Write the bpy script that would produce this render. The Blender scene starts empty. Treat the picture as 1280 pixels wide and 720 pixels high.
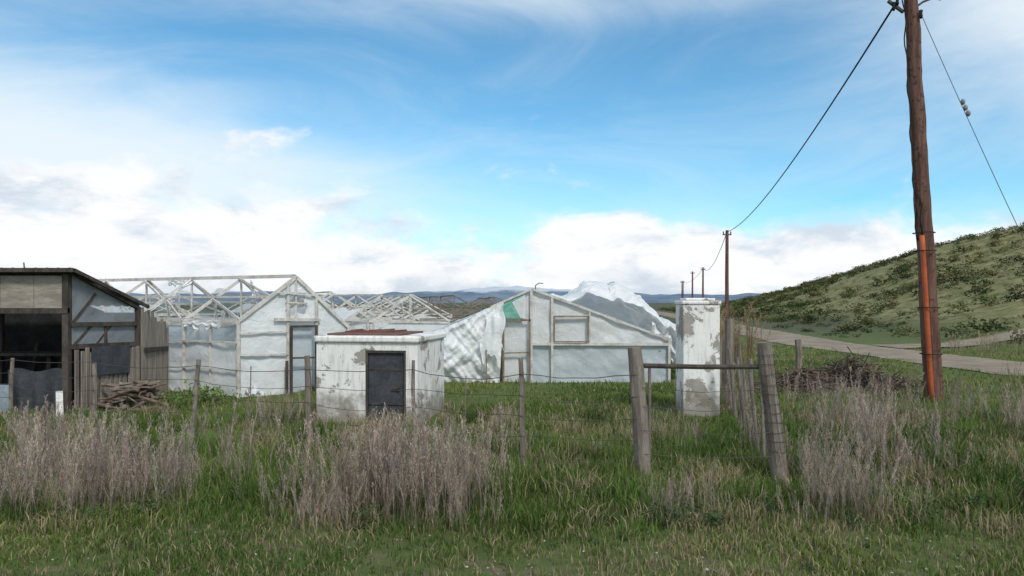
import bpy, math, random
import numpy as np
from mathutils import Vector, noise as mnoise
R=random.Random(7); NR=np.random.default_rng(11)
scene=bpy.context.scene
scene.view_settings.view_transform='Standard'
scene.view_settings.look='None'
scene.view_settings.exposure=0

# ------------------------------------------------------------------ helpers
class NT:
    def __init__(s,tree): s.t=tree; s.n=tree.nodes; s.l=tree.links
    def node(s,ty,**kw):
        n=s.n.new(ty)
        for k,v in kw.items(): setattr(n,k,v)
        return n
    def put(s,sock,v):
        if isinstance(v,bpy.types.NodeSocket): s.l.new(v,sock)
        elif isinstance(v,(tuple,list)):
            if len(v)==3 and len(sock.default_value)==4: v=(*v,1)
            sock.default_value=v
        else: sock.default_value=v
    def math(s,op,a,b=0.0,c=None,clamp=False):
        n=s.node('ShaderNodeMath',operation=op,use_clamp=clamp)
        s.put(n.inputs[0],a); s.put(n.inputs[1],b)
        if c is not None: s.put(n.inputs[2],c)
        return n.outputs[0]
    def mix(s,f,a,b,blend='MIX'):
        n=s.node('ShaderNodeMix',data_type='RGBA',blend_type=blend)
        s.put(n.inputs[0],f); s.put(n.inputs[6],a); s.put(n.inputs[7],b)
        return n.outputs[2]
    def noise(s,vec,scale,detail=5,rough=.55,dist=0):
        n=s.node('ShaderNodeTexNoise'); n.inputs['Scale'].default_value=scale
        n.inputs['Detail'].default_value=detail; n.inputs['Roughness'].default_value=rough
        n.inputs['Distortion'].default_value=dist
        if vec is not None: s.l.new(vec,n.inputs['Vector'])
        return n.outputs['Fac']
    def step(s,v,lo,hi,a=0.,b=1.):
        n=s.node('ShaderNodeMapRange',interpolation_type='SMOOTHSTEP')
        s.put(n.inputs[0],v); n.inputs[1].default_value=lo; n.inputs[2].default_value=hi
        n.inputs[3].default_value=a; n.inputs[4].default_value=b
        return n.outputs[0]
    def scale(s,vec,sc):
        n=s.node('ShaderNodeMapping'); s.l.new(vec,n.inputs[0]); n.inputs['Scale'].default_value=sc
        return n.outputs[0]
    def bump(s,h,strength=.4,dist=.02):
        n=s.node('ShaderNodeBump'); s.l.new(h,n.inputs['Height'])
        n.inputs['Strength'].default_value=strength; n.inputs['Distance'].default_value=dist
        return n.outputs[0]

def newmat(name):
    m=bpy.data.materials.new(name); m.use_nodes=True
    t=NT(m.node_tree); b=m.node_tree.nodes['Principled BSDF']
    b.inputs['Specular IOR Level'].default_value=.2
    return m,t,b
def pos(t): return t.node('ShaderNodeNewGeometry').outputs['Position']

def basic(name,c1,c2,scale=6,rough=.85,st=(1,1,1),bump=.3,lo=.35,hi=.65,metal=0,c3=None,s3=25):
    m,t,b=newmat(name); p=t.scale(pos(t),st)
    n=t.noise(p,scale,8,.62); col=t.mix(t.step(n,lo,hi),c1,c2)
    n2=t.noise(p,scale*7,4,.6)
    col=t.mix(t.math('MULTIPLY',t.step(n2,.3,.7),.4),col,(c1[0]*.35,c1[1]*.35,c1[2]*.35))
    if c3: col=t.mix(t.step(t.noise(pos(t),s3,6,.7),.56,.62),col,c3)
    t.put(b.inputs['Base Color'],col); b.inputs['Roughness'].default_value=rough
    b.inputs['Metallic'].default_value=metal
    t.l.new(t.bump(n2,bump,.01),b.inputs['Normal'])
    return m

M={}
M['wood']=basic('weathered_wood',(.165,.14,.115),(.28,.245,.21),5,st=(3,3,.5),bump=.7)
M['woodW']=basic('whitewashed_wood',(.66,.64,.60),(.40,.36,.31),4,lo=.42,hi=.72,bump=.4)
M['woodD']=basic('dark_wood',(.05,.045,.04),(.11,.09,.075),4,st=(2,2,.6))
M['brown']=basic('brown_timber',(.19,.13,.085),(.33,.26,.20),4,st=(2,2,.6))
M['plank']=basic('grey_planks',(.34,.30,.255),(.18,.155,.13),3,st=(4,4,.4),bump=.7)
M['scrap']=basic('scrap_boards',(.20,.16,.13),(.33,.28,.24),6,st=(1,1,3),bump=.5)
M['ply']=basic('old_plywood',(.38,.345,.30),(.25,.22,.185),3,st=(.8,1,3),bump=.3)
M['pole']=basic('creosoted_pole',(.10,.052,.04),(.20,.115,.09),3,st=(5,5,.35),bump=.9,c3=(.06,.035,.03),s3=9)
M['black']=basic('painted_shade_interior',(.016,.016,.018),(.035,.034,.034),3)  # near-black colour paints in the shade inside the open shed
M['darkmetal']=basic('dark_grey_metal_door',(.045,.05,.06),(.075,.08,.09),3,rough=.5,bump=.15)
M['tin']=basic('roof_tin',(.16,.16,.17),(.09,.085,.085),3,rough=.55,metal=.3)
M['rust']=basic('rusty_roof',(.20,.075,.055),(.17,.13,.11),6)
M['orange']=basic('orange_pipe',(.50,.12,.04),(.36,.09,.04),3,rough=.5,bump=.05)
M['wire']=basic('fence_wire',(.10,.095,.09),(.16,.14,.12),20,rough=.5,metal=.6)
M['cable']=basic('black_cable',(.02,.02,.02),(.03,.03,.03),9)
M['ceramic']=basic('insulator',(.30,.31,.33),(.22,.2,.18),9,rough=.3)
M['blue']=basic('blue_grey_sheet',(.34,.40,.46),(.24,.29,.34),3)
M['greenp']=basic('green_sheet',(.12,.38,.30),(.28,.52,.44),4,bump=.2)
M['stick']=basic('dead_sticks',(.13,.09,.065),(.24,.185,.145),9)
M['stone']=basic('pale_stones',(.5,.48,.45),(.30,.28,.25),14)

def concrete(name,stain=.5,thr=.56):
    m,t,b=newmat(name); P=pos(t)
    paint=t.mix(t.noise(P,3,6),(.72,.72,.70),(.86,.855,.83))
    conc=t.mix(t.noise(P,9,8,.7),(.24,.23,.20),(.42,.395,.355))
    n=t.noise(P,2.3,12,.68,.4)
    col=t.mix(t.step(n,thr,thr+.035),paint,conc)
    streak=t.noise(t.scale(P,(6,6,.7)),2.5,8,.7)
    col=t.mix(t.math('MULTIPLY',t.step(streak,.46,.72),stain),col,(.30,.265,.22))
    sp=t.node('ShaderNodeSeparateXYZ'); t.l.new(P,sp.inputs[0])
    low=t.math('ADD',sp.outputs[2],t.math('MULTIPLY',t.noise(P,4,8,.65),-1.4))
    col=t.mix(t.step(low,-.10,-.6,0,.85),col,(.20,.175,.14))
    sk=t.noise(P,26,6,.75); col=t.mix(t.step(sk,.58,.69,0,.55),col,(.20,.18,.16))
    t.put(b.inputs['Base Color'],col); b.inputs['Roughness'].default_value=.9
    h=t.math('ADD',t.step(n,thr,thr+.035,1,0),t.math('MULTIPLY',sk,.6))
    t.l.new(t.bump(h,.6,.012),b.inputs['Normal']); return m
M['conc']=concrete('peeling_white_plaster',.6,.55)
M['conc2']=concrete('peeling_white_plaster_pillar',.4,.525)

def plastic(name,op,tint=(.74,.78,.80),dirt=.2,wr=(1,1,1)):
    m,t,b=newmat(name); P=pos(t)
    n=t.noise(P,1.6,8,.6,.5); w=t.noise(t.scale(P,wr),4,6,.55,1.2)
    col=t.mix(t.step(n,.35,.7),tint,(tint[0]*.82,tint[1]*.84,tint[2]*.85))
    col=t.mix(t.math('MULTIPLY',t.step(t.noise(t.scale(P,(4,4,.8)),2,7,.7),.52,.78),dirt),col,(.46,.43,.37))
    t.put(b.inputs['Base Color'],col); b.inputs['Roughness'].default_value=.3
    b.inputs['Specular IOR Level'].default_value=.5
    bn=t.bump(w,.7,.035); t.l.new(bn,b.inputs['Normal'])
    tr=t.node('ShaderNodeBsdfTranslucent'); t.put(tr.inputs[0],col); t.l.new(bn,tr.inputs['Normal'])
    m1=t.node('ShaderNodeMixShader'); m1.inputs[0].default_value=.22
    t.l.new(b.outputs[0],m1.inputs[1]); t.l.new(tr.outputs[0],m1.inputs[2])
    tp=t.node('ShaderNodeBsdfTransparent'); m2=t.node('ShaderNodeMixShader')
    t.l.new(t.step(n,.3,.7,op-.12,min(1,op+.12)),m2.inputs[0])
    t.l.new(tp.outputs[0],m2.inputs[1]); t.l.new(m1.outputs[0],m2.inputs[2])
    t.l.new(m2.outputs[0],t.n['Material Output'].inputs[0]); return m
M['film']=plastic('greenhouse_film',.93,(.84,.85,.85))
M['filmB']=plastic('greenhouse_film_bluish',.86,(.66,.72,.76),.2)
M['filmW']=plastic('bunched_white_film',.99,(.90,.91,.91),.08,(1,1,1.5))
M['filmT']=plastic('thin_film',.42,(.66,.72,.77),.2)

def attrmat(name,trans=.25,rough=.8):
    m,t,b=newmat(name)
    a=t.node('ShaderNodeAttribute',attribute_name='Col')
    t.put(b.inputs['Base Color'],a.outputs['Color']); b.inputs['Roughness'].default_value=rough
    tr=t.node('ShaderNodeBsdfTranslucent'); t.put(tr.inputs[0],a.outputs['Color'])
    mx=t.node('ShaderNodeMixShader'); mx.inputs[0].default_value=trans
    t.l.new(b.outputs[0],mx.inputs[1]); t.l.new(tr.outputs[0],mx.inputs[2])
    t.l.new(mx.outputs[0],t.n['Material Output'].inputs[0]); return m
M['leaf']=attrmat('leaf_blades',.3); M['dry']=attrmat('dry_stalks',.2)

def empty(name,loc=(0,0,0)):
    e=bpy.data.objects.new(name,None); scene.collection.objects.link(e); e.empty_display_size=.2; return e

class MB:
    def __init__(s): s.v=[]; s.f=[]
    def quad(s,a,b,c,d):
        i=len(s.v); s.v+=[tuple(a),tuple(b),tuple(c),tuple(d)]; s.f.append((i,i+1,i+2,i+3)); return s
    def poly(s,pts):
        i=len(s.v); s.v+=[tuple(p) for p in pts]; s.f.append(tuple(range(i,i+len(pts)))); return s
    def beam(s,a,b,w=.06,h=None,up=(0,0,1),jit=0):
        a=Vector(a); b=Vector(b); h=h or w
        if jit: 
            a=a+Vector((R.uniform(-jit,jit),R.uniform(-jit,jit),R.uniform(-jit,jit)))
            b=b+Vector((R.uniform(-jit,jit),R.uniform(-jit,jit),R.uniform(-jit,jit)))
        d=(b-a).normalized(); u=Vector(up)
        if abs(d.dot(u))>.95: u=Vector((0,1,0))
        x=d.cross(u).normalized()*w/2; y=x.cross(d).normalized()*h/2
        i=len(s.v)
        for p in (a,b):
            for q in (-x-y,x-y,x+y,-x+y): s.v.append(tuple(p+q))
        s.f+=[(i,i+3,i+2,i+1),(i+4,i+5,i+6,i+7)]
        for k in range(4): s.f.append((i+k,i+(k+1)%4,i+4+(k+1)%4,i+4+k))
        return s
    def box(s,x0,x1,y0,y1,z0,z1):
        return s.beam(((x0+x1)/2,(y0+y1)/2,z0),((x0+x1)/2,(y0+y1)/2,z1),x1-x0,y1-y0,up=(0,1,0))
    def tube(s,pts,r,n=8,wob=0):
        pts=[Vector(p) for p in pts]; rs=r if isinstance(r,(list,tuple)) else [r]*len(pts)
        base=len(s.v)
        for k,p in enumerate(pts):
            d=(pts[min(k+1,len(pts)-1)]-pts[max(k-1,0)]).normalized()
            u=Vector((0,0,1)) if abs(d.z)<.9 else Vector((0,1,0))
            x=d.cross(u).normalized(); y=x.cross(d)
            for j in range(n):
                a=2*math.pi*j/n; rr=rs[k]*(1+(R.uniform(-wob,wob) if wob else 0))
                s.v.append(tuple(p+x*math.cos(a)*rr+y*math.sin(a)*rr))
        for k in range(len(pts)-1):
            for j in range(n):
                s.f.append((base+k*n+j,base+k*n+(j+1)%n,base+(k+1)*n+(j+1)%n,base+(k+1)*n+j))
        s.f.append(tuple(base+j for j in range(n))[::-1]); s.f.append(tuple(base+(len(pts)-1)*n+j for j in range(n)))
        return s
    def grid(s,fn,nu,nv,hole=None):
        base=len(s.v)
        for i in range(nu+1):
            for j in range(nv+1): s.v.append(tuple(fn(i/nu,j/nv)))
        for i in range(nu):
            for j in range(nv):
                if hole and hole((i+.5)/nu,(j+.5)/nv): continue
                a=base+i*(nv+1)+j; s.f.append((a,a+nv+1,a+nv+2,a+1))
        return s
    def build(s,name,mat,parent=None,smooth=False,bevel=0):
        me=bpy.data.meshes.new(name); me.from_pydata(s.v,[],s.f); me.materials.append(M[mat] if isinstance(mat,str) else mat)
        me.update(); o=bpy.data.objects.new(name,me); scene.collection.objects.link(o)
        if smooth:
            for p in me.polygons: p.use_smooth=True
        if bevel:
            b=o.modifiers.new('b','BEVEL'); b.width=bevel; b.segments=2; b.limit_method='ANGLE'
        if parent: o.parent=parent
        return o

def trimesh(name,V,T,C,mat,parent=None):
    me=bpy.data.meshes.new(name); V=np.asarray(V,np.float32); T=np.asarray(T,np.int32)
    me.vertices.add(len(V)); me.vertices.foreach_set('co',V.ravel())
    me.loops.add(T.size); me.loops.foreach_set('vertex_index',T.ravel())
    me.polygons.add(len(T)); me.polygons.foreach_set('loop_start',np.arange(0,T.size,3,dtype=np.int32))
    a=me.color_attributes.new('Col','FLOAT_COLOR','POINT')
    CC=np.ones((len(V),4),np.float32); CC[:,:3]=C; a.data.foreach_set('color',CC.ravel())
    me.update(calc_edges=True); me.validate(); me.materials.append(M[mat])
    o=bpy.data.objects.new(name,me); scene.collection.objects.link(o)
    if parent: o.parent=parent
    return o

_lat=NR.random((256,256))
def vn(x,y,sc=1.,seed=0):
    x=np.asarray(x)/sc+seed*17.3; y=np.asarray(y)/sc+seed*9.1
    xi=np.floor(x).astype(int); yi=np.floor(y).astype(int); fx=x-xi; fy=y-yi
    fx=fx*fx*(3-2*fx); fy=fy*fy*(3-2*fy)
    g=lambda a,b:_lat[a%256,b%256]
    return (g(xi,yi)*(1-fx)+g(xi+1,yi)*fx)*(1-fy)+(g(xi,yi+1)*(1-fx)+g(xi+1,yi+1)*fx)*fy
def fbm(x,y,sc,seed=0): return (vn(x,y,sc,seed)+.5*vn(x,y,sc/2.1,seed+1)+.25*vn(x,y,sc/4.3,seed+2))/1.75

def ss(t): t=np.clip(t,0,1); return t*t*(3-2*t)
def roadx(y): return np.interp(y,[-40,5,20,34,52,80,120,200],[17.5,15.5,14.4,13.9,16.2,20,25,34])
def height(x,y):
    x=np.asarray(x,float); y=np.asarray(y,float)
    foot=19+np.clip(y-30,-10,330)*.11
    crest=np.interp(y,[-60,60,84,92,101,109,128,145,168,200,260],[9,10.6,10.9,10.4,9.2,8.3,6.2,4.7,2.3,.8,0])
    t=np.clip((x-foot)/(60-foot),0,1.0)
    prof=np.where(t<1,.35*t+.65*ss(t),1)
    far=np.clip((x-70)/200,0,1)
    h=crest*prof*(1-.5*far)
    h=h+ (fbm(x,y,9,3)-.5)*1.3*np.clip(h/3,0,1)
    near=np.clip((roadx(y)-3.2-x)/2,0,1)*np.clip((40-np.hypot(x,y))/10,0,1)
    h=h+(fbm(x,y,1.7,8)-.5)*.09*near
    return h

# ------------------------------------------------------------------ ground
def axis(lo,hi,fine_lo,fine_hi,step,grow=1.12):
    a=list(np.arange(fine_lo,fine_hi,step)); s=step
    while a[-1]<hi: s*=grow; a.append(a[-1]+s)
    s=step; b=[fine_lo]
    while b[-1]>lo: s*=grow; b.append(b[-1]-s)
    return np.array(sorted(set(b[1:]+a)))
xs=axis(-6000,6000,-14,90,.6); ys=axis(-3000,8000,-3,60,.5,1.04)
X,Y=np.meshgrid(xs,ys,indexing='ij'); Z=height(X,Y)
V=np.stack([X,Y,Z],-1).reshape(-1,3); nx,ny=len(xs),len(ys)
i,j=np.meshgrid(np.arange(nx-1),np.arange(ny-1),indexing='ij'); a=(i*ny+j).ravel()
F=np.concatenate([np.stack([a,a+ny,a+ny+1],-1),np.stack([a,a+ny+1,a+1],-1)])
m,t,b=newmat('ground_soil_and_turf'); P=pos(t)
sp=t.node('ShaderNodeSeparateXYZ'); t.l.new(P,sp.inputs[0])
green=t.mix(t.noise(P,1.5,8,.65),(.06,.090,.024),(.125,.155,.048))
dirt=t.mix(t.noise(P,7,8,.7),(.115,.095,.06),(.22,.185,.125))
n=t.noise(P,.9,9,.7)
yy=t.math('ADD',sp.outputs[1],t.math('MULTIPLY',t.math('SUBTRACT',n,.5),3))
fr=t.step(yy,5.0,6.2,.04,0)
col=t.mix(t.step(t.math('ADD',t.noise(P,3.0,9,.75),fr),.52,.68),green,dirt)
olive=t.mix(t.noise(P,.35,9,.7),(.05,.065,.026),(.13,.13,.065))
olive=t.mix(t.step(t.noise(P,.02,6,.6),.4,.65),olive,(.075,.08,.05))
col=t.mix(t.step(sp.outputs[1],30,60),col,olive)
hillc=t.mix(t.step(t.noise(P,.9,10,.75),.35,.65),(.10,.115,.038),(.27,.24,.12))
col=t.mix(t.step(sp.outputs[2],.3,1.2),col,hillc)
t.put(b.inputs['Base Color'],col); b.inputs['Roughness'].default_value=.95
t.l.new(t.bump(t.noise(P,12,8,.7),.8,.05),b.inputs['Normal'])
M['ground']=m
g=trimesh('ground',V,F,np.full((len(V),3),.1),'ground'); 
g.data.polygons.foreach_set('use_smooth',np.ones(len(F),bool))

m,t,b=newmat('dirt_road'); P=pos(t)
col=t.mix(t.step(t.noise(P,.8,9,.7),.35,.68),(.30,.245,.185),(.19,.155,.115))
col=t.mix(t.step(t.noise(P,14,5,.7),.6,.7),col,(.36,.31,.25))
t.put(b.inputs['Base Color'],col); b.inputs['Roughness'].default_value=.95
t.l.new(t.bump(t.noise(P,9,8,.7),.6,.04),b.inputs['Normal']); M['road']=m
mb=MB()
def rf(u,v):
    y=-30+u*215; w=1.7+.25*mnoise.noise((y*.2,3,0))+.25*mnoise.noise((y*1.3,v*9,4)); x=float(roadx(y))+(v-.5)*2*w
    return (x,y,max(float(height(x,y)),0)+.025+.03*math.sin(v*math.pi*2)**2)
mb.grid(rf,700,8).build('dirt_road','road',smooth=True)
mb=MB()
def rf(u,v):
    px=15.6+u*24; py=31+u*5+math.sin(u*2)*1.5+(v-.5)*(2.4+.5*mnoise.noise((u*30,v*4,0)))
    return (px,py,float(height(px,py))+.06)
mb.grid(rf,90,6).build('dirt_track','road',smooth=True)

# ------------------------------------------------------------------ mountains
m,t,b=newmat('hazy_mountain_rock'); P=pos(t)
n=t.noise(P,.006,10,.7); sp=t.node('ShaderNodeSeparateXYZ'); t.l.new(P,sp.inputs[0])
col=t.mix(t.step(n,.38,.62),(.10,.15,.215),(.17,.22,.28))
col=t.mix(t.step(t.math('ADD',sp.outputs[2],t.math('MULTIPLY',n,60)),78,98,0,.6),col,(.70,.75,.80))
t.put(b.inputs['Base Color'],col); b.inputs['Roughness'].default_value=1; M['mtn']=m
mb=MB()
def mf(u,v):
    az=-1.2+u*2.4
    h=44+24*mnoise.fractal((az*5,1.3,0),1,2.1,6)
    h+=30*math.exp(-((az+.02)/.07)**2)+10*math.exp(-((az-.27)/.12)**2)+12*math.exp(-((az+.25)/.15)**2)
    h=max(h,20)*(1-abs(v*2-1))**.8
    d=3300+1300*v
    h*=1+.18*mnoise.fractal((az*30,v*5,0),1,2,4)
    return (math.sin(az)*d,math.cos(az)*d,h-1)
mb.grid(mf,400,10).build('distant_mountains','mtn',smooth=True)

# ------------------------------------------------------------------ left shed
barn=empty('tin_roof_shed')
A=Vector((-7.44,12.5,0)); B=Vector((-7.09,14.0,0))
def SW(s,z,off=0):
    p=A.lerp(B,s); return Vector((p.x+off,p.y,z))
def rz(s): return 2.42-.6*s
mb=MB()
for k in range(9): 
    x1=-7.50-k*.56; mb.box(x1-.552,x1,12.46,12.49,1.77+R.uniform(-.02,.02),2.35)
mb.build('plywood_fascia','ply',barn)
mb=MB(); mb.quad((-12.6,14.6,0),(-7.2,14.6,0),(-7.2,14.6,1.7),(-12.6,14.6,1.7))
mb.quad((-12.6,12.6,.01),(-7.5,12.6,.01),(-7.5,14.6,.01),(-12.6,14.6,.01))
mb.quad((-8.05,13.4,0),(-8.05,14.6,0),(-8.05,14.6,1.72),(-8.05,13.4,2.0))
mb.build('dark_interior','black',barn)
mb=MB()
mb.beam((-9.6,13.9,0),(-9.6,13.9,1.7),.08); mb.beam((-12,13.7,.95),(-8.2,13.7,.95),.5,.05); mb.beam((-8.5,13.6,0),(-8.5,13.6,.95),.07)
for k in range(5): mb.beam((-9.4+k*.22,14.4,0),(-9.3+k*.25,14.5,R.uniform(.8,1.5)),.06)
mb.build('bench_and_props','woodD',barn)
mb=MB(); mb.grid(lambda u,v:(-8.6+u*.95,12.62+.05*math.sin(u*20)*v,.0+(1-v)*.75+.03*math.sin(u*9)),30,8); mb.build('dark_tarp','darkmetal',barn,True)
mb=MB()
mb.box(-7.56,-7.46,12.42,12.54,-.05,2.38); mb.box(-9.0,-8.9,12.42,12.52,-.05,1.76)
mb.beam((-12.6,12.44,1.76),(-7.46,12.44,1.76),.07,.09)
mb.beam(SW(0,rz(0)),SW(1,rz(1)),.08,.1); mb.beam(SW(0,1.53),SW(1,1.50),.07,.07)
mb.beam(SW(1,0),SW(1,rz(1)),.08); mb.beam(SW(.0,1.15),SW(1,1.12),.06,.08)
mb.beam(SW(.02,1.55,-.03),SW(.35,2.05,-.03),.05); mb.beam(SW(.36,1.15,-.04),SW(.62,1.52,-.04),.04)
mb.beam(SW(.5,1.15,-.02),SW(.5,1.52,-.02),.05)
mb.beam(SW(.03,1.16,-.03),SW(.3,1.5,-.03),.04)
mb.build('frame_posts','woodD',barn)
MB().quad(SW(.02,1.56,-.02),SW(.98,1.54,-.02),SW(.98,rz(1)-.04,-.02),SW(.02,rz(0)-.04,-.02)).build('film_gable','filmT',barn)
MB().quad(SW(.02,1.17,-.025),SW(.98,1.15,-.025),SW(.98,1.49,-.025),SW(.02,1.50,-.025)).build('film_gable_lower','filmT',barn)
mb=MB(); mb.grid(lambda u,v:(-12.7+u*5.42,12.3+v*2.0,2.47-v*.64+.012*math.sin(u*180)),240,8); mb.build('roof_sheet','tin',barn)
mb=MB(); mb.beam((-12.7,12.30,2.44),(-7.30,12.30,2.44),.04,.07); mb.beam((-7.31,12.34,2.44),(-7.0,14.25,1.81),.04,.06); mb.build('roof_edge','woodD',barn)
mb=MB()
for k in range(14):
    s=(k+.5)/14; p=SW(s,0,.05+R.uniform(-.008,.008))
    mb.beam((p.x,p.y,-.05),(p.x+R.uniform(-.01,.01),p.y,1.08+R.uniform(-.06,.06)),.025,.098,up=(0,1,0))
mb.build('plank_siding','plank',barn)
mb=MB(); mb.beam(SW(.2,.88,.10),SW(.78,.86,.10),.02,.5,up=(0,0,1)); mb.build('dark_panel','darkmetal',barn)
mb=MB(); mb.box(-12.6,-8.42,12.37,12.40,-.02,.52); mb.build('lower_sheet','blue',barn)
mb=MB()
mb.tube([(-8.3,12.6,2.40),(-8.32,12.6,2.58)],.012,5)
mb.build('roof_wires','wire',barn)

pf=empty('plank_fence'); mb=MB()
for k in range(15):
    s=(k+.5)/15; x=-7.03-.17*s; y=14.05+1.4*s
    mb.beam((x,y,-.05),(x+R.uniform(-.02,.02),y+R.uniform(-.02,.02),1.80-.36*s+R.uniform(-.09,.05)),.025,.088,up=(0,1,0))
mb.build('pickets','plank',pf)
MB().beam((-6.99,14.1,1.0),(-7.17,15.4,.95),.04,.08).build('rail','woodD',pf)

wp=empty('scrap_wood_pile'); 
for mt,nn in (('scrap',38),('stick',44),('woodW',3)):
    mb=MB()
    for k in range(nn):
        zz=R.random()**1.3*.46; sp_=1-zz/.65; c=Vector((-6.6+R.uniform(-.45,.40)*sp_,12.95+R.uniform(-.4,.4)*sp_,zz+.04))
        an=R.gauss(0,.75); L=R.uniform(.12,.42); d=Vector((math.cos(an),math.sin(an),R.gauss(0,.32)))*L
        if mt=='stick': mb.tube([c-d,c+Vector((0,0,R.uniform(-.03,.03))),c+d],[R.uniform(.015,.04),.025,R.uniform(.01,.035)],7)
        else: mb.beam(c-d,c+d,R.uniform(.04,.10),.022)
    mb.build('boards_'+mt,mt,wp)
MB().beam((-7.15,11.7,.0),(-7.5,12.25,.42),.10,.03).build('leaning_board','woodW')

# ------------------------------------------------------------------ greenhouse frame (left)
gh=empty('derelict_greenhouse')
GL=Vector((-5.46,14.76,0)); GR=Vector((-3.57,16.1,0)); GC=(GL+GR)/2; rd=Vector((-.88,.47,0))
zl,zr,zp=1.54,1.36,2.43; LEN=9.6
def gp(t,z,o=0): p=GL.lerp(GR,t); return Vector((p.x+.03*o*.7,p.y-.03*o,z))
def gtop(t): return zl+(zp-zl)*t*2 if t<.5 else zp+(zr-zp)*(t-.5)*2
mb=MB()
for a0,a1,z0 in ((0,.44,0),(.44,.68,1.42),(.68,1.0,0)):
    def gf(u,v,a0=a0,a1=a1,z0=z0):
        tt=a0+(a1-a0)*u; z=z0+(gtop(tt)-.01-z0)*v; p=gp(tt,z); n_=.03*mnoise.noise((tt*8,z*3,a0))+.012*mnoise.noise((tt*20,z*6,1)); return (p.x,p.y+n_,z)
    def hl(u,v,a0=a0,a1=a1,z0=z0):
        tt=a0+(a1-a0)*u; z=z0+(gtop(tt)-z0)*v
        return abs(tt-.5)<.085+.03*mnoise.noise((z*9,tt*9,2)) and 1.66+.08*mnoise.noise((tt*14,0,1))<z<2.12
    mb.grid(gf,26,44,hl)
mb.build('gable_film','filmW',gh,True)
mb=MB()
mb.beam(gp(0,zl,1),gp(.5,zp,1),.05,.07); mb.beam(gp(.5,zp,1),gp(1,zr,1),.05,.07)
for tt in (0,.43,.69,1): mb.beam(gp(tt,-.05,1),gp(tt,gtop(tt),1),.055)
mb.beam(gp(0,.85,1.5),gp(.43,.83,1.5),.035); mb.beam(gp(.3,1.55,2),gp(.72,1.53,2),.04,.06); mb.beam(gp(0,1.28,1.5),gp(.43,1.3,1.5),.03)
mb.beam(gp(.34,2.1,2),gp(.66,2.05,2),.03); mb.beam(gp(.5,1.55,1),gp(.5,2.4,1),.035); mb.beam(gp(.42,1.9,1.6),gp(.6,1.88,1.6),.03)
mb.build('gable_frame','woodW',gh)
mb=MB(); mb.beam(gp(.445,0,3),gp(.445,1.42,3),.05); mb.beam(gp(.675,0,3),gp(.675,1.42,3),.05); mb.beam(gp(.445,1.4,3),gp(.675,1.4,3),.05)
mb.beam(gp(.40,0,4),gp(.40,.7,4),.05); mb.beam(gp(.445,.75,3),gp(.675,.74,3),.035)
mb.build('door_frame','woodD',gh)
q=MB(); q.quad(gp(.46,0,-3),gp(.665,0,-3),gp(.665,1.36,-3),gp(.46,1.36,-3)); q.build('door_leaf','filmB',gh)
mb=MB(); nb=6
def sl(k,base,z): p=base+rd*(LEN*k/nb); return Vector((p.x,p.y,z))
for k in range(nb+1):
    l=sl(k,GL,zl); r=sl(k,GR,zr); c=sl(k,GC,zp)
    if k: 
        mb.beam(l,c,.045,.06,jit=.03); mb.beam(c,r,.045,.06,jit=.03); mb.beam(l,r,.045,.06,jit=.04)
        mb.beam((l+r)/2,c,.035,.045)
        mb.beam((l+c)/2,(l*.7+r*.3),.03,.04,jit=.04); mb.beam((r+c)/2,(r*.7+l*.3),.03,.04,jit=.04)
    mb.beam((l.x,l.y,-.05),l,.06); mb.beam((r.x,r.y,-.05),r,.06)
    if k<nb:
        l2=sl(k+1,GL,zl); c2=sl(k+1,GC,zp); r2=sl(k+1,GR,zr)
        mb.beam((l+c)/2,c2,.03,.045,jit=.05); mb.beam(l,(l2+c2)/2,.03,.04,jit=.05); mb.beam((r+c)/2,(r2+c2)/2,.03,.04,jit=.05)
        lm=(l+l2)/2; mb.beam((lm.x,lm.y,0),lm,.045)
mb.beam(sl(0,GC,zp+.02),sl(nb,GC,zp+.02),.05,.07); mb.beam(sl(0,GL,zl),sl(nb,GL,zl),.05,.07); mb.beam(sl(0,GR,zr),sl(nb,GR,zr),.05,.07)
mb.beam(sl(0,GL.lerp(GC,.5),zl+(zp-zl)*.5+.03),sl(nb,GL.lerp(GC,.5),zl+(zp-zl)*.5+.03),.035,.04)
mb.build('roof_trusses','woodW',gh)
mb=MB()
mb.grid(lambda u,v:(lambda p:(p.x+.04*mnoise.noise((u*14,v*3,1)),p.y+.06*mnoise.noise((u*12,v*4,5))+.02*mnoise.noise((u*50,v*6,5)),.02+v*(1.06+.10*mnoise.noise((u*14,0,2)))))(GL+rd*(LEN*u)),110,12)
mb.build('side_film','film',gh,True)
mb=MB(); mb.grid(lambda u,v:(lambda p:(p.x+.04*mnoise.noise((u*14,v*3,1)),p.y,.02+v*1.3))(GR+rd*(LEN*u)),40,4)
mb.build('far_side_film','filmB',gh,True)
mb=MB(); mb.beam(sl(0,GL,1.1)+Vector((0,-.06,0)),sl(nb,GL,1.1)+Vector((0,-.06,0)),.03,.04); mb.beam(sl(0,GL,.55)+Vector((0,-.06,0)),sl(nb,GL,.55)+Vector((0,-.06,0)),.025,.03)
mb.build('side_rails','woodW',gh)
mb=MB()
def tat(p0,p1,drop,seed,nu=16,nv=10):
    p0=Vector(p0);p1=Vector(p1)
    def f(u,v):
        p=p0.lerp(p1,u); dd=drop*(.55+.9*abs(mnoise.noise((u*4,seed,0))))
        return (p.x+.06*mnoise.noise((u*8,v*4,seed)),p.y-.04+.09*v*mnoise.noise((u*9,v*3,seed+2)),p.z-v*dd)
    mb.grid(f,nu,nv)
tat(sl(.3,GL,zl),sl(1.0,GL,zl),.22,1); tat(sl(1.6,GL,zl),sl(2.3,GL,zl),.35,2); tat(sl(3.1,GL,zl),sl(3.5,GL,zl),.3,3)
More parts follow.
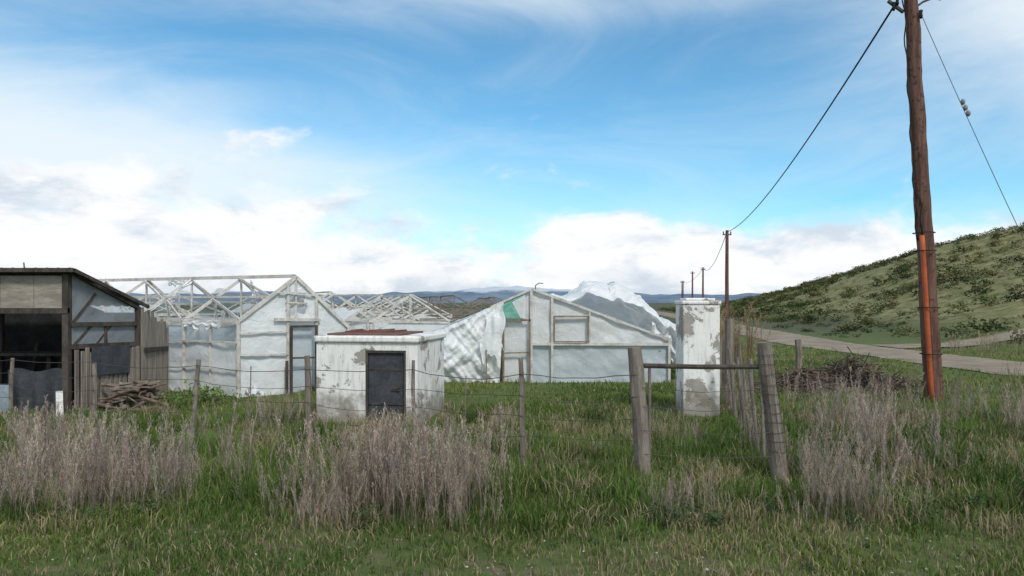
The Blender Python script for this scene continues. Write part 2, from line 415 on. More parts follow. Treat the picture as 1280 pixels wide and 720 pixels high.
tat(sl(.2,GL.lerp(GC,.5),1.98),sl(.8,GC,2.40),.18,4); tat(sl(2.1,GC,2.42),sl(2.5,GC,2.42),.2,5); tat(sl(2,GL,zl),sl(2,GC,zp),.18,6); tat(sl(4,GL,zl),sl(4,GC,zp),.25,8)
mb.build('film_tatters','filmW',gh,True)
mb=MB()
def fs(u,v):
    k=.1+u*2.6; p=sl(k,GR,zr).lerp(sl(k,GC,zp),v*(.75+.2*mnoise.noise((u*6,0,0)))); return (p.x,p.y,p.z-.03-.08*math.sin(u*math.pi*3)**2*math.sin(v*3.1))
mb.grid(fs,50,12); mb.build('far_slope_film','filmT',gh,True)
mb=MB(); mb.grid(lambda u,v:(-5.3+u*.35,14.6+v*.2,.02+.14*abs(mnoise.noise((u*3,v*3,7)))*1.6+.06*math.sin(u*3)),12,8).build('plastic_rag','filmW',gh,True)

# ------------------------------------------------------------------ background skeleton greenhouses
def skeleton(name,o,d,W,L,ze,zp,nb,mat,film=None,filmH=.9,roof=0):
    e=empty(name); d=Vector((*d,0)).normalized(); s=Vector((d.y,-d.x,0)); o=Vector((*o,0))
    mb=MB(); fm=MB()
    def sheet(a,b,c,d_):
        a,b,c,d_=[Vector(q) for q in (a,b,c,d_)]; sd_=R.random()*9
        fm.grid(lambda u,v:tuple(a.lerp(b,u).lerp(d_.lerp(c,u),v*(1-.35*max(0,mnoise.noise((u*3,sd_,0)))))+Vector((0,0,.07*mnoise.noise((u*4+sd_,v*4,1))))),8,6)
    for k in range(nb+1):
        c=o+d*(L*k/nb); l=c-s*W/2; r=c+s*W/2
        lz=Vector((l.x,l.y,ze)); rz_=Vector((r.x,r.y,ze)); cz=Vector((c.x,c.y,zp+R.uniform(-.04,.04)))
        mb.beam(l,lz,.07); mb.beam(r,rz_,.07); mb.beam(lz,cz,.05,.06,jit=.05); mb.beam(cz,rz_,.05,.06,jit=.05); mb.beam(lz,rz_,.05,.06,jit=.05)
        mb.beam((lz+cz)/2,(lz+rz_)/2,.035); mb.beam((rz_+cz)/2,(lz+rz_)/2,.035); mb.beam((lz+rz_)/2,cz,.035)
        if k<nb:
            D=d*(L/nb); mb.beam(lz,lz+D,.05,.07); mb.beam(rz_,rz_+D,.05,.07); mb.beam(cz,cz+D,.05,.06,jit=.03)
            mb.beam((rz_+cz)/2,(rz_+cz)/2+D,.035)
            if film:
                U=Vector((0,0,filmH))
                sheet(l,l+D,l+D+U,l+U); sheet(r,r+D,r+D+U,r+U)
                if R.random()<roof: sheet(lz,lz+D,(cz+D+lz+D)/2,(cz+lz)/2)
                if R.random()<roof: sheet(rz_,rz_+D,cz+D,cz)
    if film:
        l=o-s*W/2; r=o+s*W/2; sheet(l,r,r+Vector((0,0,ze)),l+Vector((0,0,ze))); fm.build('film',film,e,True)
    mb.build('timber_frame',mat,e); return e
skeleton('greenhouse_frame',(-3.1,22.5),(-.62,.78),2.8,9,1.30,2.14,5,'woodW','film',1.0,.25)
skeleton('greenhouse_frame',(-2.35,30),(-.25,.97),4.0,14,1.15,2.20,4,'wood','film',.8,.15)
skeleton('greenhouse_frame',(-6.6,27),(-.5,.86),3.2,14,1.4,2.28,6,'woodW','film',1.2,.35)
skeleton('greenhouse_frame',(-0.9,37),(-.1,.99),4.5,14,1.1,2.15,4,'wood','filmB',.8,0)
skeleton('greenhouse_frame',(-4.9,36),(-.3,.95),4.0,14,1.3,2.25,5,'woodW','film',.9,.2)
skeleton('greenhouse_frame',(-13.5,30),(-.8,.6),4,14,1.4,2.2,6,'woodW','filmB',1.3,.2)

# ------------------------------------------------------------------ main greenhouse
mg=empty('plastic_greenhouse'); FY=17.56
def roofz(x): return 2.2-(x-.475)*1.2/3.25 if x>.475 else 2.2+(x-.475)*(1.0/2.375)
mb=MB()
def wall(x0,x1,z0,ztop,y,amp=.03,nu=20,nv=12,seed=0):
    def f(u,v):
        x=x0+(x1-x0)*u; zt=ztop(x) if callable(ztop) else ztop; z=z0+(zt-z0)*v
        return (x,y+amp*mnoise.noise((x*2.2,z*2.4,seed))+amp*.6*mnoise.noise((x*7+z*5,z*3,seed+3)),z)
    mb.grid(f,nu,nv)
wall(.46,3.70,.0,.90,FY,.05,50,12,1); mb.build('lower_front_film','filmB',mg,True)
mb=MB(); wall(.46,.97,.92,roofz,FY,.04,8,12,2); wall(.97,1.84,.92,lambda x:min(roofz(x),.98),FY,.0,4,1,2)
wall(.97,1.84,1.58,roofz,FY,.03,10,5,3); wall(1.84,3.70,.92,roofz,FY,.05,30,12,4); wall(1.02,1.8,.98,1.58,FY+.02,.02,8,6,5)
wall(-.20,.44,0,1.48,FY+.04,.03,8,14,6)
wall(-.20,.46,1.5,roofz,FY,.03,8,8,6)
mb.build('upper_front_film','film',mg,True)
mb=MB()
def drape(u,v):
    x=-2.0+u*1.8; zt=roofz(x)-.02; xb=-1.80+u*1.5
    z=zt*v; w=v**.8; xx=xb*(1-w)+x*w+.10*mnoise.noise((z*3,0,4))*(1-u)
    yy=FY-.12-.18*math.sin(v*math.pi)*(1-u*.6)
    ang=(xx-.5)*3.2/(2.7-z); n=.03*math.sin(ang*8+mnoise.noise((xx*2,z*2,1))*4)+mnoise.noise((xx*3+z*3,z*1.3,2))*.09+mnoise.noise((xx*9+z*7,z*3,5))*.035-.05*abs(mnoise.noise((xx*5-z*4,z*4,8)))
    return (xx,yy+n,max(z,.01))
mb.grid(drape,100,70).build('draped_film_left','filmW',mg,True)
mb=MB()
def hang(u,v):
    x=-.62+u*.42+.05*math.sin(v*7); z=1.62-v*(1.0+.45*mnoise.noise((u*5,0,3))); return (x-.12*v*(1-u),FY-.28+.07*mnoise.noise((x*9,z*2,5))-.08*v,z+.06*u)
mb.grid(hang,24,30).build('hanging_film_strip','filmW',mg,True)
mb=MB()
def drape2(u,v):
    y=FY-.1+u*9; z=1.18*v+.02
    return (-1.78-.2*v+.14*mnoise.noise((y*2,z*3,4)),y,z)
mb.grid(drape2,60,10).build('side_film_left','film',mg,True)
mb=MB()
def rl(u,v):
    y=FY-.05+u*9; x=-2.0+v*2.47
    return (x,y,roofz(x)+.07*mnoise.noise((x*2,y*2,9))-.01)
mb.grid(rl,50,24).build('roof_film_left','filmW',mg,True)
mb=MB()
def billow(u,v):
    y=FY+.08+u*3.6; x=.75+v*3.55
    T=float(np.interp(x,[.75,1.3,1.5,1.8,2.1,2.35,2.6,2.85,3.1,3.35,3.6,3.8,4.3],[2.09,2.04,2.08,2.34,2.42,2.27,2.40,2.34,2.10,1.98,1.56,1.54,1.05]))
    e_=math.sin(math.pi*(min(1,.10+u*.92)))**.42
    z=roofz(x)+e_*(T-roofz(x))
    def rg(a,b,c): return 1-2*abs(mnoise.noise((a,b,c)))
    a=e_*(.12*mnoise.noise((x*1.9,y*1.6,1))+.10*(rg(x*1.7+y*.8,y*1.5,2)-.6)+.05*(rg(x*4,y*3.3,5)-.6)+.02*mnoise.noise((x*12,y*12,7)))
    return (x+.20*mnoise.noise((y*2,x*2,4))*e_+.06*mnoise.noise((y*6,x*6,4))*e_,y+.30*mnoise.noise((x*3,z*3,6))*e_,z+a-(.35*max(0,v-.95)/.05))
mb.grid(billow,130,130).build('billowing_roof_film','filmW',mg,True)
mb=MB()
def rr(u,v):
    y=FY+.03+u*9; x=.475+v*3.26
    return (x,y,roofz(x)-.02+.02*mnoise.noise((x*3,y*3,1)))
mb.grid(rr,30,12).build('roof_film_right','film',mg,True)
mb=MB(); mb.grid(lambda u,v:(3.72+.04*mnoise.noise((u*20,v*3,1)),FY+u*9,.98*v),30,4).build('side_film_right','filmB',mg,True)
mb=MB()
def rag(u,v):
    x=3.35+.87*u; z=.62+.82*v-.35*u*abs(math.sin(u*7)); return (x,FY+.2+.25*mnoise.noise((u*5,v*5,2))+.1*math.sin(u*17+v*5),z+.12*mnoise.noise((u*6,v*8,1)))
mb.grid(rag,34,26,lambda u,v:mnoise.noise((u*6,v*5,3))>.33).build('loose_film_flap','filmW',mg,True)
mb=MB(); fy=FY-.06
for x,zt in ((-.475,1.75),(.46,2.18),(.95,2.02),(3.72,1.02)): mb.beam((x,fy,-.05),(x,fy,zt),.055)
mb.beam((.46,fy,.915),(3.72,fy,.905),.05,.06)
mb.beam((.475,fy,2.22),(3.78,fy,1.0),.05,.055); mb.beam((.475,fy,2.22),(-.5,fy,1.79),.05,.05)
mb.beam((1.84,fy,.95),(1.84,fy,1.69),.035); mb.beam((.98,fy-.02,1.58),(1.84,fy-.02,1.58),.04)
mb.build('front_frame','woodW',mg)
mb=MB(); 
for a_,b_ in (((.99,.97),(1.82,.97)),((.99,1.57),(1.82,1.57)),((1.0,.97),(1.0,1.57)),((1.81,.97),(1.81,1.57))):
    mb.beam((a_[0],fy-.04,a_[1]),(b_[0],fy-.04,b_[1]),.028)
for x in (-.20,.42): mb.beam((x,fy-.02,0),(x,fy-.02,1.5),.04)
mb.beam((-.22,fy-.02,1.48),(.44,fy-.02,1.48),.04); mb.beam((-.6,fy-.3,.8),(-.6,fy-.3,0),.03)
mb.beam((-.2,fy-.02,.7),(.42,fy-.02,.72),.03)
mb.build('door_and_window_frame','brown',mg)
mb=MB(); y=FY-.09
mb.poly([(-.44,y,1.52),(.26,y,1.52),(.30,y,2.08),(-.05,y,1.93),(-.42,y,1.75)]).build('green_panel','greenp',mg)
mb=MB(); mb.poly([(.0,y-.01,1.90),(.2,y-.01,1.53),(.31,y-.01,1.53),(.31,y-.01,2.07)]).build('torn_corner','film',mg)
mb=MB(); mb.tube([(.55,FY,2.15),(.56,FY,2.30),(.64,FY,2.36),(.74,FY,2.35)],.012,6); mb.build('vent_hook','wire',mg)

# ------------------------------------------------------------------ small white hut
hut=empty('white_pump_house')
a0=Vector((-3.12,11.78,0)); a1=Vector((-1.47,11.5,0)); sd=Vector((.17,.985,0))*1.6
def hp(u,z,v=0,off=0): 
    nrm=Vector((-.17,-.985,0)); p=a0.lerp(a1,u)+sd*v+nrm*off; return Vector((p.x,p.y,z))
mb=MB(); D0,D1,DZ=.49,.885,1.14
def prism(u0,u1,v0,v1,z0,z1,off=0):
    c=[hp(u0,0,v0),hp(u1,0,v0),hp(u1,0,v1),hp(u0,0,v1)]
    i=len(mb.v)
    for z in (z0,z1):
        for p in c: mb.v.append((p.x,p.y,z))
    mb.f.extend([(i+3,i+2,i+1,i),(i+4,i+5,i+6,i+7)]); 
    for k in range(4): mb.f.append((i+k,i+(k+1)%4,i+4+(k+1)%4,i+4+k))
prism(0,D0,0,.09,-.1,1.27); prism(D1,1,0,.09,-.1,1.27); prism(D0,D1,.001,.09,DZ,1.27)
prism(0,.07,.09,1,-.1,1.27); prism(.93,1,.09,1,-.1,1.27); prism(.07,.93,.92,1,-.1,1.27)
mb.build('walls','conc',hut,bevel=.012)
mb=MB(); prism(-.02,1.02,-.03,1.03,1.272,1.37); mb.build('roof_slab','conc',hut,bevel=.025)
mb=MB(); prism(.06,.80,.12,.9,1.373,1.40); mb.build('roof_tin','rust',hut)
mb=MB()
for k in range(14):
    u=R.uniform(.08,.65); v=R.uniform(.12,.85); c=hp(u,1.41,v); mb.beam(c,c+Vector((R.uniform(.1,.3),R.uniform(-.1,.1),R.uniform(0,.02))),.05,.03)
mb.build('roof_rubble','rust',hut)
mb=MB(); prism(D0+.02,D1-.02,.035,.055,.0,DZ-.02); mb.build('door','darkmetal',hut)
mb=MB()
mb.beam(hp(D0+.01,0,.02),hp(D0+.01,DZ,.02),.035); mb.beam(hp(D1-.01,0,.02),hp(D1-.01,DZ,.02),.035); mb.beam(hp(D0,DZ-.015,.02),hp(D1,DZ-.015,.02),.035)
mb.beam(hp(D1-.07,.52,.015),hp(D1-.07,.62,.015),.025); mb.beam(hp(D1-.05,.57,.005),hp(D1-.13,.57,.005),.02)
mb.beam(hp(D0+.03,.3,.028),hp(D1-.03,.3,.028),.015,.02);mb.beam(hp(D0+.03,.85,.028),hp(D1-.03,.85,.028),.015,.02)
mb.build('door_frame_and_latch','woodD',hut)

# ------------------------------------------------------------------ pillar
pl=empty('plastered_pillar')
mb=MB(); mb.box(2.87,3.49,12.4,12.98,-.1,1.86); o=mb.build('shaft','conc2',pl,bevel=.02)
mb=MB(); mb.box(2.85,3.51,12.38,13.0,1.862,1.93); mb.box(2.93,3.43,12.46,12.92,1.932,1.975); mb.build('cap','conc2',pl,bevel=.025)

# ------------------------------------------------------------------ fence
fe=empty('wire_fence')
posts=[(-8.12,11.95,1.0,.03,.05),(-6.3,11.15,.98,.035,.0),(-4.5,10.35,1.10,.035,.12),(-2.58,9.45,1.22,.04,-.04),(-1.2,8.95,1.2,.022,0.01),(.13,8.2,1.28,.03,-.03)]
mb=MB()
for x,y,h,r,ln in posts:
    pts=[(x+ln*k/4+R.uniform(-.008,.008),y,-.1+(h+.1)*k/4) for k in range(5)]
    mb.tube(pts,[r*1.1,r*1.05,r,r,r*.9],8,.12)
mb.build('thin_posts','wood',fe)
mb=MB(); mb.tube([(1.42-.11*k/6+R.uniform(-.008,.008),7.9,-.1+1.52*k/6) for k in range(7)],[.085,.088,.085,.083,.085,.08,.072],12,.09)
mb.tube([(2.83-.19*k/6+R.uniform(-.006,.006),7.75,-.1+1.58*k/6) for k in range(7)],[.095,.09,.085,.085,.08,.08,.074],12,.09)
mb.build('strainer_posts','wood',fe)
mb=MB(); mb.tube([(1.35,7.9,1.225),(2.0,7.86,1.215),(2.66,7.75,1.225)],.026,8); mb.build('gate_rail','woodD',fe)
mb=MB(); 
for k in range(11): 
    z=.35+k*.1; c=Vector((2.83-.19*(z+.1)/1.58,7.75,z)); 
    mb.tube([c+Vector((math.cos(q)*.095,math.sin(q)*.095,R.uniform(-.01,.01))) for q in np.linspace(0,2*math.pi,11)],.003,4)
for q in (3.6,4.2,4.8,5.4):
    mb.tube([(2.83-.19*(z+.1)/1.58+math.cos(q)*.095,7.75+math.sin(q)*.095,z) for z in (.35,.9,1.35)],.0025,4)
line=posts+[(1.40,7.9,1.4,.08,-.1)]
line=[(-10.5,13.1,1,.03,0)]+line
for f_,r_ in ((.93,.0045),(.74,.0035),(.55,.0035),(.36,.0035),(.18,.003)):
    pts=[]
    for k in range(len(line)-1):
        p,q=line[k],line[k+1]
        for s in np.linspace(0,1,7)[:-1]:
            hh=(1.02*(1-k/7)+1.22*k/7)
            zz=f_*(hh+ (1.22-1.02)/7*s); sag=.05*math.sin(math.pi*s)*(1+.6*math.sin(k*2.3+f_*9))
            pts.append((p[0]+(q[0]-p[0])*s+p[4]*f_*(1-s)+q[4]*f_*s,p[1]+(q[1]-p[1])*s-.04,zz-sag+.01*R.uniform(-1,1)))
    pts.append((1.33,7.82,f_*1.22)); mb.tube(pts,r_,4)
for f_ in (.3,.55,.8,1.0): mb.tube([(1.36,7.82,f_),(2.0,7.8,f_-.05),(2.72,7.68,f_)],.003,4)
mb.build('wires','wire',fe)
mb=MB()
for px_,y_ in ((-.55,8.55),(-3.5,9.9)):
    mb.tube([(px_,y_-.04,.12),(px_+.02,y_-.04,1.05)],.007,5)
mb.tube([(1.6,8.6,0),(1.6,8.6,1.18)],.018,6)
mb.build('droppers','wood',fe)

df=empty('driveway_fence'); mb=MB(); mw=MB()
fx=lambda y:2.75+.213*(y-7.8)
for y,h,r,ln in ((8.4,1.0,.02,-.05),(8.9,1.05,.022,-.12),(9.4,1.18,.026,-.06),(9.9,1.0,.02,-.10),(10.4,1.12,.026,-.14),(11.0,1.25,.03,-.05),(12.0,1.15,.03,-.12),(13.5,1.60,.09,0),(14.6,1.2,.04,0),(16.2,1.1,.04,.03),(18,1.1,.04,0)):
    mb.tube([(fx(y)+ln*k/3,y,-.1+(h+.1)*k/3) for k in range(4)],[r*1.1,r,r,r*.9],8,.1)
for z in (.2,.38,.56,.74,.92,1.08): mw.tube([(fx(y)-.06,y,z+R.uniform(-.02,.02)) for y in np.linspace(7.8,18,18)],.003,4)
for y in np.arange(7.9,13.4,.35): mw.tube([(fx(y)-.06,y,.1),(fx(y)-.06,y,1.08)],.002,3)
mb.build('posts','wood',df); mw.build('mesh_wires','wire',df)
for (x,y,h) in ((7.75,20,.9),(6.9,24,1.0),(9.3,33,1.1)):
    MB().tube([(x,y,-.1),(x+.02,y,h*.6),(x-.02,y,h)],[.10,.09,.085],8,.1).build('wooden_post','wood')

# ------------------------------------------------------------------ utility poles
up=empty('utility_pole')
mb=MB(); n_=60; zz=np.linspace(-.3,8.9,n_)
mb.tube([(8.22-.47*(z/8)+.03*mnoise.noise((0,z*.9,1)),14.4+.01*mnoise.noise((3,z,1)),z) for z in zz],[.172-.055*max(z,0)/9+.01*mnoise.noise((z*3,0,0)) for z in zz],18,.03)
mb.build('shaft','pole',up,True)
mb=MB(); mb.tube([(8.22-.47*(z/8)-.12,14.4-.13,z) for z in np.linspace(-.05,3.2,10)],.048,10); mb.build('cable_guard_pipe','orange',up,True)
mb=MB()
for z in (.9,1.8,2.9,3.25): 
    cx=8.22-.47*z/8; mb.tube([(cx+math.cos(q)*.19-.02,14.4+math.sin(q)*.22-.02,z) for q in np.linspace(0,2*math.pi,13)],.008,4)
mb.tube([(8.22-.47*(z/8)-.165+.03*math.sin(z*7),14.36,z) for z in np.linspace(3.1,8.2,40)],.013,5)
mb.tube([(7.95,14.3,3.1),(7.86,14.25,3.5),(7.90,14.25,3.8),(7.84,14.3,4.0)],.014,5)
mb.build('down_cable','cable',up,True)
mb=MB(); mb.beam((7.62,14.4,7.55),(7.30,14.35,7.75),.05); mb.tube([(7.80,14.4,7.6),(8.0,14.4,7.75),(8.2,14.4,7.83),(8.35,14.4,7.80)],.022,6)
mb.beam((7.6,14.3,8.35),(8.2,14.3,8.35),.08); mb.build('brackets','woodD',up)
mb=MB()
for c in ((7.45,14.3,7.72),(7.38,14.3,7.62),(7.88,14.25,7.45)): 
    mb.tube([(c[0],c[1],c[2]-.08),(c[0],c[1],c[2]-.04),(c[0],c[1],c[2]),(c[0],c[1],c[2]+.08)],[.02,.035,.025,.035],10)
mb.build('insulators','cable',up,True)
def pole2(x,y,h,r=.14,arm=True):
    e=empty('utility_pole'); z0=float(height(x,y)); mb=MB(); mb.tube([(x,y,z0-.3),(x-.02,y,z0+h*.5),(x,y,h)],[r,r*.9,r*.75],10).build('shaft','pole',e)
    mb=MB(); mb.beam((x-.35,y,h-.35),(x+.35,y,h-.35),.09); 
    mb.tube([(x-.3,y,h-.3),(x-.3,y,h-.1)],.05,6); mb.tube([(x+.3,y,h-.3),(x+.3,y,h-.1)],.05,6); mb.build('crossarm','woodD',e)
pole2(17.45,60,7.75,.17); pole2(31,120,7.6,.17); pole2(33.2,136,7.6,.17); pole2(34.5,150,6.3,.14); pole2(44,190,7.4)
wr=empty('overhead_wire')
def cat(a,b,sag,r,n=30):
    a=Vector(a); b=Vector(b); return [a.lerp(b,s)-Vector((0,0,sag*4*s*(1-s))) for s in np.linspace(0,1,n)]
mb=MB(); mb.tube(cat((7.48,14.3,7.78),(17.4,60,7.6),.85,0),.022,6); mb.tube(cat((17.4,60,7.5),(31,120,7.4),1.3,0),.025,5)
mb.tube(cat((31,120,7.4),(44,190,7.3),1,0),.03,5); mb.tube(cat((-3,-22,8.2),(7.44,14.3,7.8),.6,0),.022,6); mb.build('span','cable',wr,True)
gw=empty('guy_wire'); mb=MB(); mb.tube(cat((7.95,14.4,7.55),(10.75,13.4,.0),.12,0),.007,5); mb.build('wire','wire',gw)
mb=MB()
for s in (.24,.255,.27): 
    p=Vector((7.95,14.4,7.55)).lerp(Vector((10.75,13.4,0)),s); mb.tube([p+Vector((0,0,.055)),p+Vector((.01,0,.02)),p+Vector((.01,0,-.02)),p+Vector((.02,0,-.055))],[.02,.042,.042,.02],8)
mb.build('insulator','ceramic',gw,True)

# ------------------------------------------------------------------ brush pile
bp=empty('brush_pile')
for mt,nn in (('stick',900),('woodD',450)):
    mb=MB()
    for k in range(nn):
        cx=R.gauss(0,.72); cy=R.gauss(0,.38); hh=max(0,.56*math.exp(-(cx/1.1)**2-(cy/.5)**2)*(1+.35*math.sin(cx*5)))+.04
        c=Vector((7.2+cx*1.15,16.3+cy,R.random()*hh)); an=R.uniform(0,math.pi); L=R.uniform(.06,.38)
        d=Vector((math.cos(an),math.sin(an),R.gauss(0,.42)))*L
        mb.tube([c-d,c+Vector((R.uniform(-.04,.04),0,R.uniform(-.04,.06))),c+d],[R.uniform(.006,.018),.009,.004],4)
    mb.build('branches_'+mt,mt,bp)

# ------------------------------------------------------------------ vegetation
def allowed(x,y):
    k=np.ones(len(x),bool)
    k&=~((x>-3.2)&(x<-1.2)&(y>11.45)&(y<13.3))
    k&=~((x>2.83)&(x<3.53)&(y>12.38)&(y<13.0))
    k&=~((x>-1.6)&(x<3.75)&(y>17.5)&(y<27))
    k&=~((x<-7.3)&(y>12.4)&(y<14.8))
    k&=~(np.abs(x-roadx(y))<1.6)
    k&=~((x>15.6)&(x<40)&(np.abs(y-31-(x-15.6)/24*5-np.sin((x-15.6)/12)*1.5)<1.2))
    return k
def blades(name,x,y,h,w,col,lean=.35,mat='leaf',z=None,parent=None):
    N=len(x); th=NR.random(N)*2*np.pi; ph=NR.random(N)*2*np.pi
    z=height(x,y)-.01 if z is None else z
    px=np.cos(th)*w/2; py=np.sin(th)*w/2; L=h*lean*NR.random(N); lx=np.cos(ph)*L; ly=np.sin(ph)*L
    V=np.zeros((N,5,3)); 
    V[:,0]=np.stack([x-px,y-py,z],-1); V[:,1]=np.stack([x+px,y+py,z],-1)
    V[:,2]=np.stack([x-px*.8+lx*.3,y-py*.8+ly*.3,z+h*.55],-1); V[:,3]=np.stack([x+px*.8+lx*.3,y+py*.8+ly*.3,z+h*.55],-1)
    V[:,4]=np.stack([x+lx,y+ly,z+h*(1-.3*(L/h))],-1)
    T=np.array([[0,1,3],[0,3,2],[2,3,4]]); T=(T[None]+5*np.arange(N)[:,None,None]).reshape(-1,3)
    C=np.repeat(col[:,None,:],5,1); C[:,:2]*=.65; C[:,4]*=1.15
    return trimesh(name,V.reshape(-1,3),T,C.reshape(-1,3),mat,parent)
N=330000; u=NR.random(N); y=3.6*(32/3.6)**(u**1.0)
x=(NR.random(N)*2-1)*(.76*y+.8)
k=allowed(x,y); x,y=x[k],y[k]
f=fbm(x,y,1.3,20); f2=fbm(x,y,.45,31); f3=fbm(x,y,3.,5); f4=fbm(x,y,.6,71)
bare=np.clip((f4-.36)*6,0.12,1)
keep=NR.random(len(x))<np.where(y<6.1,np.clip(.5+(f-.36)*3.0,.3,1)*np.clip(bare+.2,0,1),np.clip(.25+(f-.3)*3,.2,1)*np.clip(bare+.35,0,1)); x,y,f,f2,f3=[q[keep] for q in (x,y,f,f2,f3)]
h=np.where(y<6,.035+.085*f2,np.interp(y,[6,6.8,8.5,10.5,14,30],[.08,.17,.20,.14,.10,.08])*(.25+1.5*f2))*(.55+.9*NR.random(len(x)))
w=.0036+.0010*y
gA=np.array([.066,.125,.022]); gB=np.array([.185,.24,.06]); gD=np.array([.38,.31,.19])
mixv=np.clip(f3*2.2-.70+np.clip((y-9)/30,0,.3)+NR.normal(0,.2,len(x)),0,1)[:,None]; col=gA*(1-mixv)+gB*mixv
dryp=np.where(y<6.3,.30,np.where(y>20,.18,.09)); d=(NR.random(len(x))<dryp+np.clip(fbm(x,y,1.6,50)-.50,0,1)*2.0); col[d]=gD*(.5+.7*NR.random((d.sum(),1)))
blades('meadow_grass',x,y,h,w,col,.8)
N=38000; cx=NR.uniform(-8,9,280); cy=6.1+NR.random(280)**1.2*6; ci=NR.integers(0,280,N)
x=cx[ci]+NR.normal(0,.16,N); y=cy[ci]+NR.normal(0,.13,N); k=allowed(x,y); x,y=x[k],y[k]; ci=ci[k]
h=(.12+.2*NR.random(len(x)))*(.5+.9*NR.random(280))[ci]*np.clip(.4+(y-5.8)*.6,.4,1)
rm=NR.random((len(x),1)); col=(np.array([.055,.115,.02])*(1-rm)+np.array([.14,.21,.05])*rm)*(.6+.7*NR.random(280))[ci][:,None]
dd=NR.random(280)<.28; m_=dd[ci]; col[m_]=gD*(.6+.6*NR.random((m_.sum(),1)))
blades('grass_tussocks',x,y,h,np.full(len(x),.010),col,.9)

def stalk(rng,nt=34):
    V=[];T=[];C=[]
    bend=rng.normal(0,.10,2)
    sp=[np.array([bend[0]*s*s,bend[1]*s*s,s]) for s in np.linspace(0,1,6)]
    w0=.0065
    for q in range(2):
        dx=np.array([w0,0,0]) if q==0 else np.array([0,w0,0])
        for k in range(5):
            i=len(V); f0=1-.7*k/5; f1=1-.7*(k+1)/5
            V+= [sp[k]-dx*f0/2,sp[k]+dx*f0/2,sp[k+1]+dx*f1/2,sp[k+1]-dx*f1/2]; T+=[[i,i+1,i+2],[i,i+2,i+3]]; C+=[.7]*4
    for k in range(nt):
        s=.28+.70*rng.random()**.75; b=np.array([bend[0]*s*s,bend[1]*s*s,s]); a=rng.random()*6.283
        L=(.06+.14*rng.random())*(1.3-s)*1.25
        d=np.array([math.cos(a)*.42,math.sin(a)*.42,.95+.3*rng.random()])*L; side=np.array([-math.sin(a),math.cos(a),0])*.003
        i=len(V); V+=[b-side,b+side,b+d]; T.append([i,i+1,i+2]); C+=[.85,.85,1.1]
        for q in range(3):
            p=b+d*(.3+.75*rng.random()); e=rng.normal(0,1,3); e/=np.linalg.norm(e); g_=rng.normal(0,1,3); g_/=np.linalg.norm(g_)
            i=len(V); V+=[p,p+e*.013+np.array([0,0,.016]),p+g_*.009]; T.append([i,i+1,i+2]); C+=[1,1.3,1.1]
    return np.array(V),np.array(T),np.array(C)
SR=np.random.default_rng(5); STK=[stalk(SR) for _ in range(12)]
def scatter(name,tmpl,x,y,h,col,lean=.18,mat='dry',zoff=-.02,wscale=None):
    VV=[];TT=[];CC=[];off=0; z=height(x,y)+zoff; N=len(x); ti=NR.integers(0,len(tmpl),N)
    for k,(V,T,C) in enumerate(tmpl):
        s=np.where(ti==k)[0]; n=len(s)
        if not n: continue
        a=NR.random(n)*6.283; ca,sa=np.cos(a)[:,None],np.sin(a)[:,None]; hh=h[s][:,None]
        ws=hh if wscale is None else wscale[s][:,None]
        lx=NR.normal(0,lean,n)[:,None]; ly=NR.normal(0,lean,n)[:,None]
        vx=(V[None,:,0]*ca-V[None,:,1]*sa)*ws; vy=(V[None,:,0]*sa+V[None,:,1]*ca)*ws; vz=V[None,:,2]*hh
        P=np.stack([vx+lx*vz+x[s][:,None],vy+ly*vz+y[s][:,None],vz+z[s][:,None]],-1)
        c=col[s][:,None,:]*C[None,:,None]
        VV.append(P.reshape(-1,3)); CC.append(c.reshape(-1,3)); nv=len(V)
        TT.append((T[None]+nv*np.arange(n)[:,None,None]+off).reshape(-1,3)); off+=n*nv
    return trimesh(name,np.concatenate(VV),np.concatenate(TT),np.concatenate(CC),mat)
def weeds(N,x0,x1,y0,y1,h0,h1,base=(.46,.375,.315),name='tall_dry_weeds',n_c=None):
    nc=n_c or max(4,N//14); cx=NR.uniform(x0,x1,nc); cy=NR.uniform(y0,y1,nc); ci=NR.integers(0,nc,N)
    x=cx[ci]+NR.normal(0,.13,N); y=cy[ci]+NR.normal(0,.12,N); k=allowed(x,y); x,y,ci=x[k],y[k],ci[k]
    h=(h0+(h1-h0)*NR.random(nc))[ci]*(.5+.55*NR.random(len(x)))
    col=np.array(base)*(.5+.7*NR.random((len(x),1)))*(1+NR.normal(0,.04,(len(x),3)))
    return scatter(name,STK,x,y,h,np.clip(col,0,1),.14)
weeds(430,-4.7,-2.75,6.3,7.8,.55,.95)
weeds(170,-6.2,-4.4,7.2,8.6,.6,.9)
weeds(400,-1.75,-.35,6.3,7.5,.62,.95)
weeds(120,-2.0,-.2,6.0,6.7,.35,.6)
weeds(340,2.9,5.4,6.4,9.0,.5,.88)
weeds(430,3.6,8.6,9.0,13.2,.55,.9)
weeds(90,1.2,1.85,6.3,6.9,.35,.6)
weeds(110,2.4,3.2,6.1,6.8,.35,.6)
weeds(150,-.3,2.5,8.0,11,.25,.5)
weeds(60,-6.5,-4.5,9.0,10.2,.4,.6)
weeds(70,-3.9,-3.2,10.2,12.0,.45,.7)
weeds(80,-1.2,0,9,11,.3,.5)
weeds(240,8.5,12,12,19,.3,.7,(.33,.29,.18))
weeds(120,4.6,5.6,17,19,1.2,2.0,(.40,.30,.18),name='dry_reeds')
weeds(170,16.4,18.6,26.5,28,.6,.9,(.50,.43,.30),name='pampas_grass')

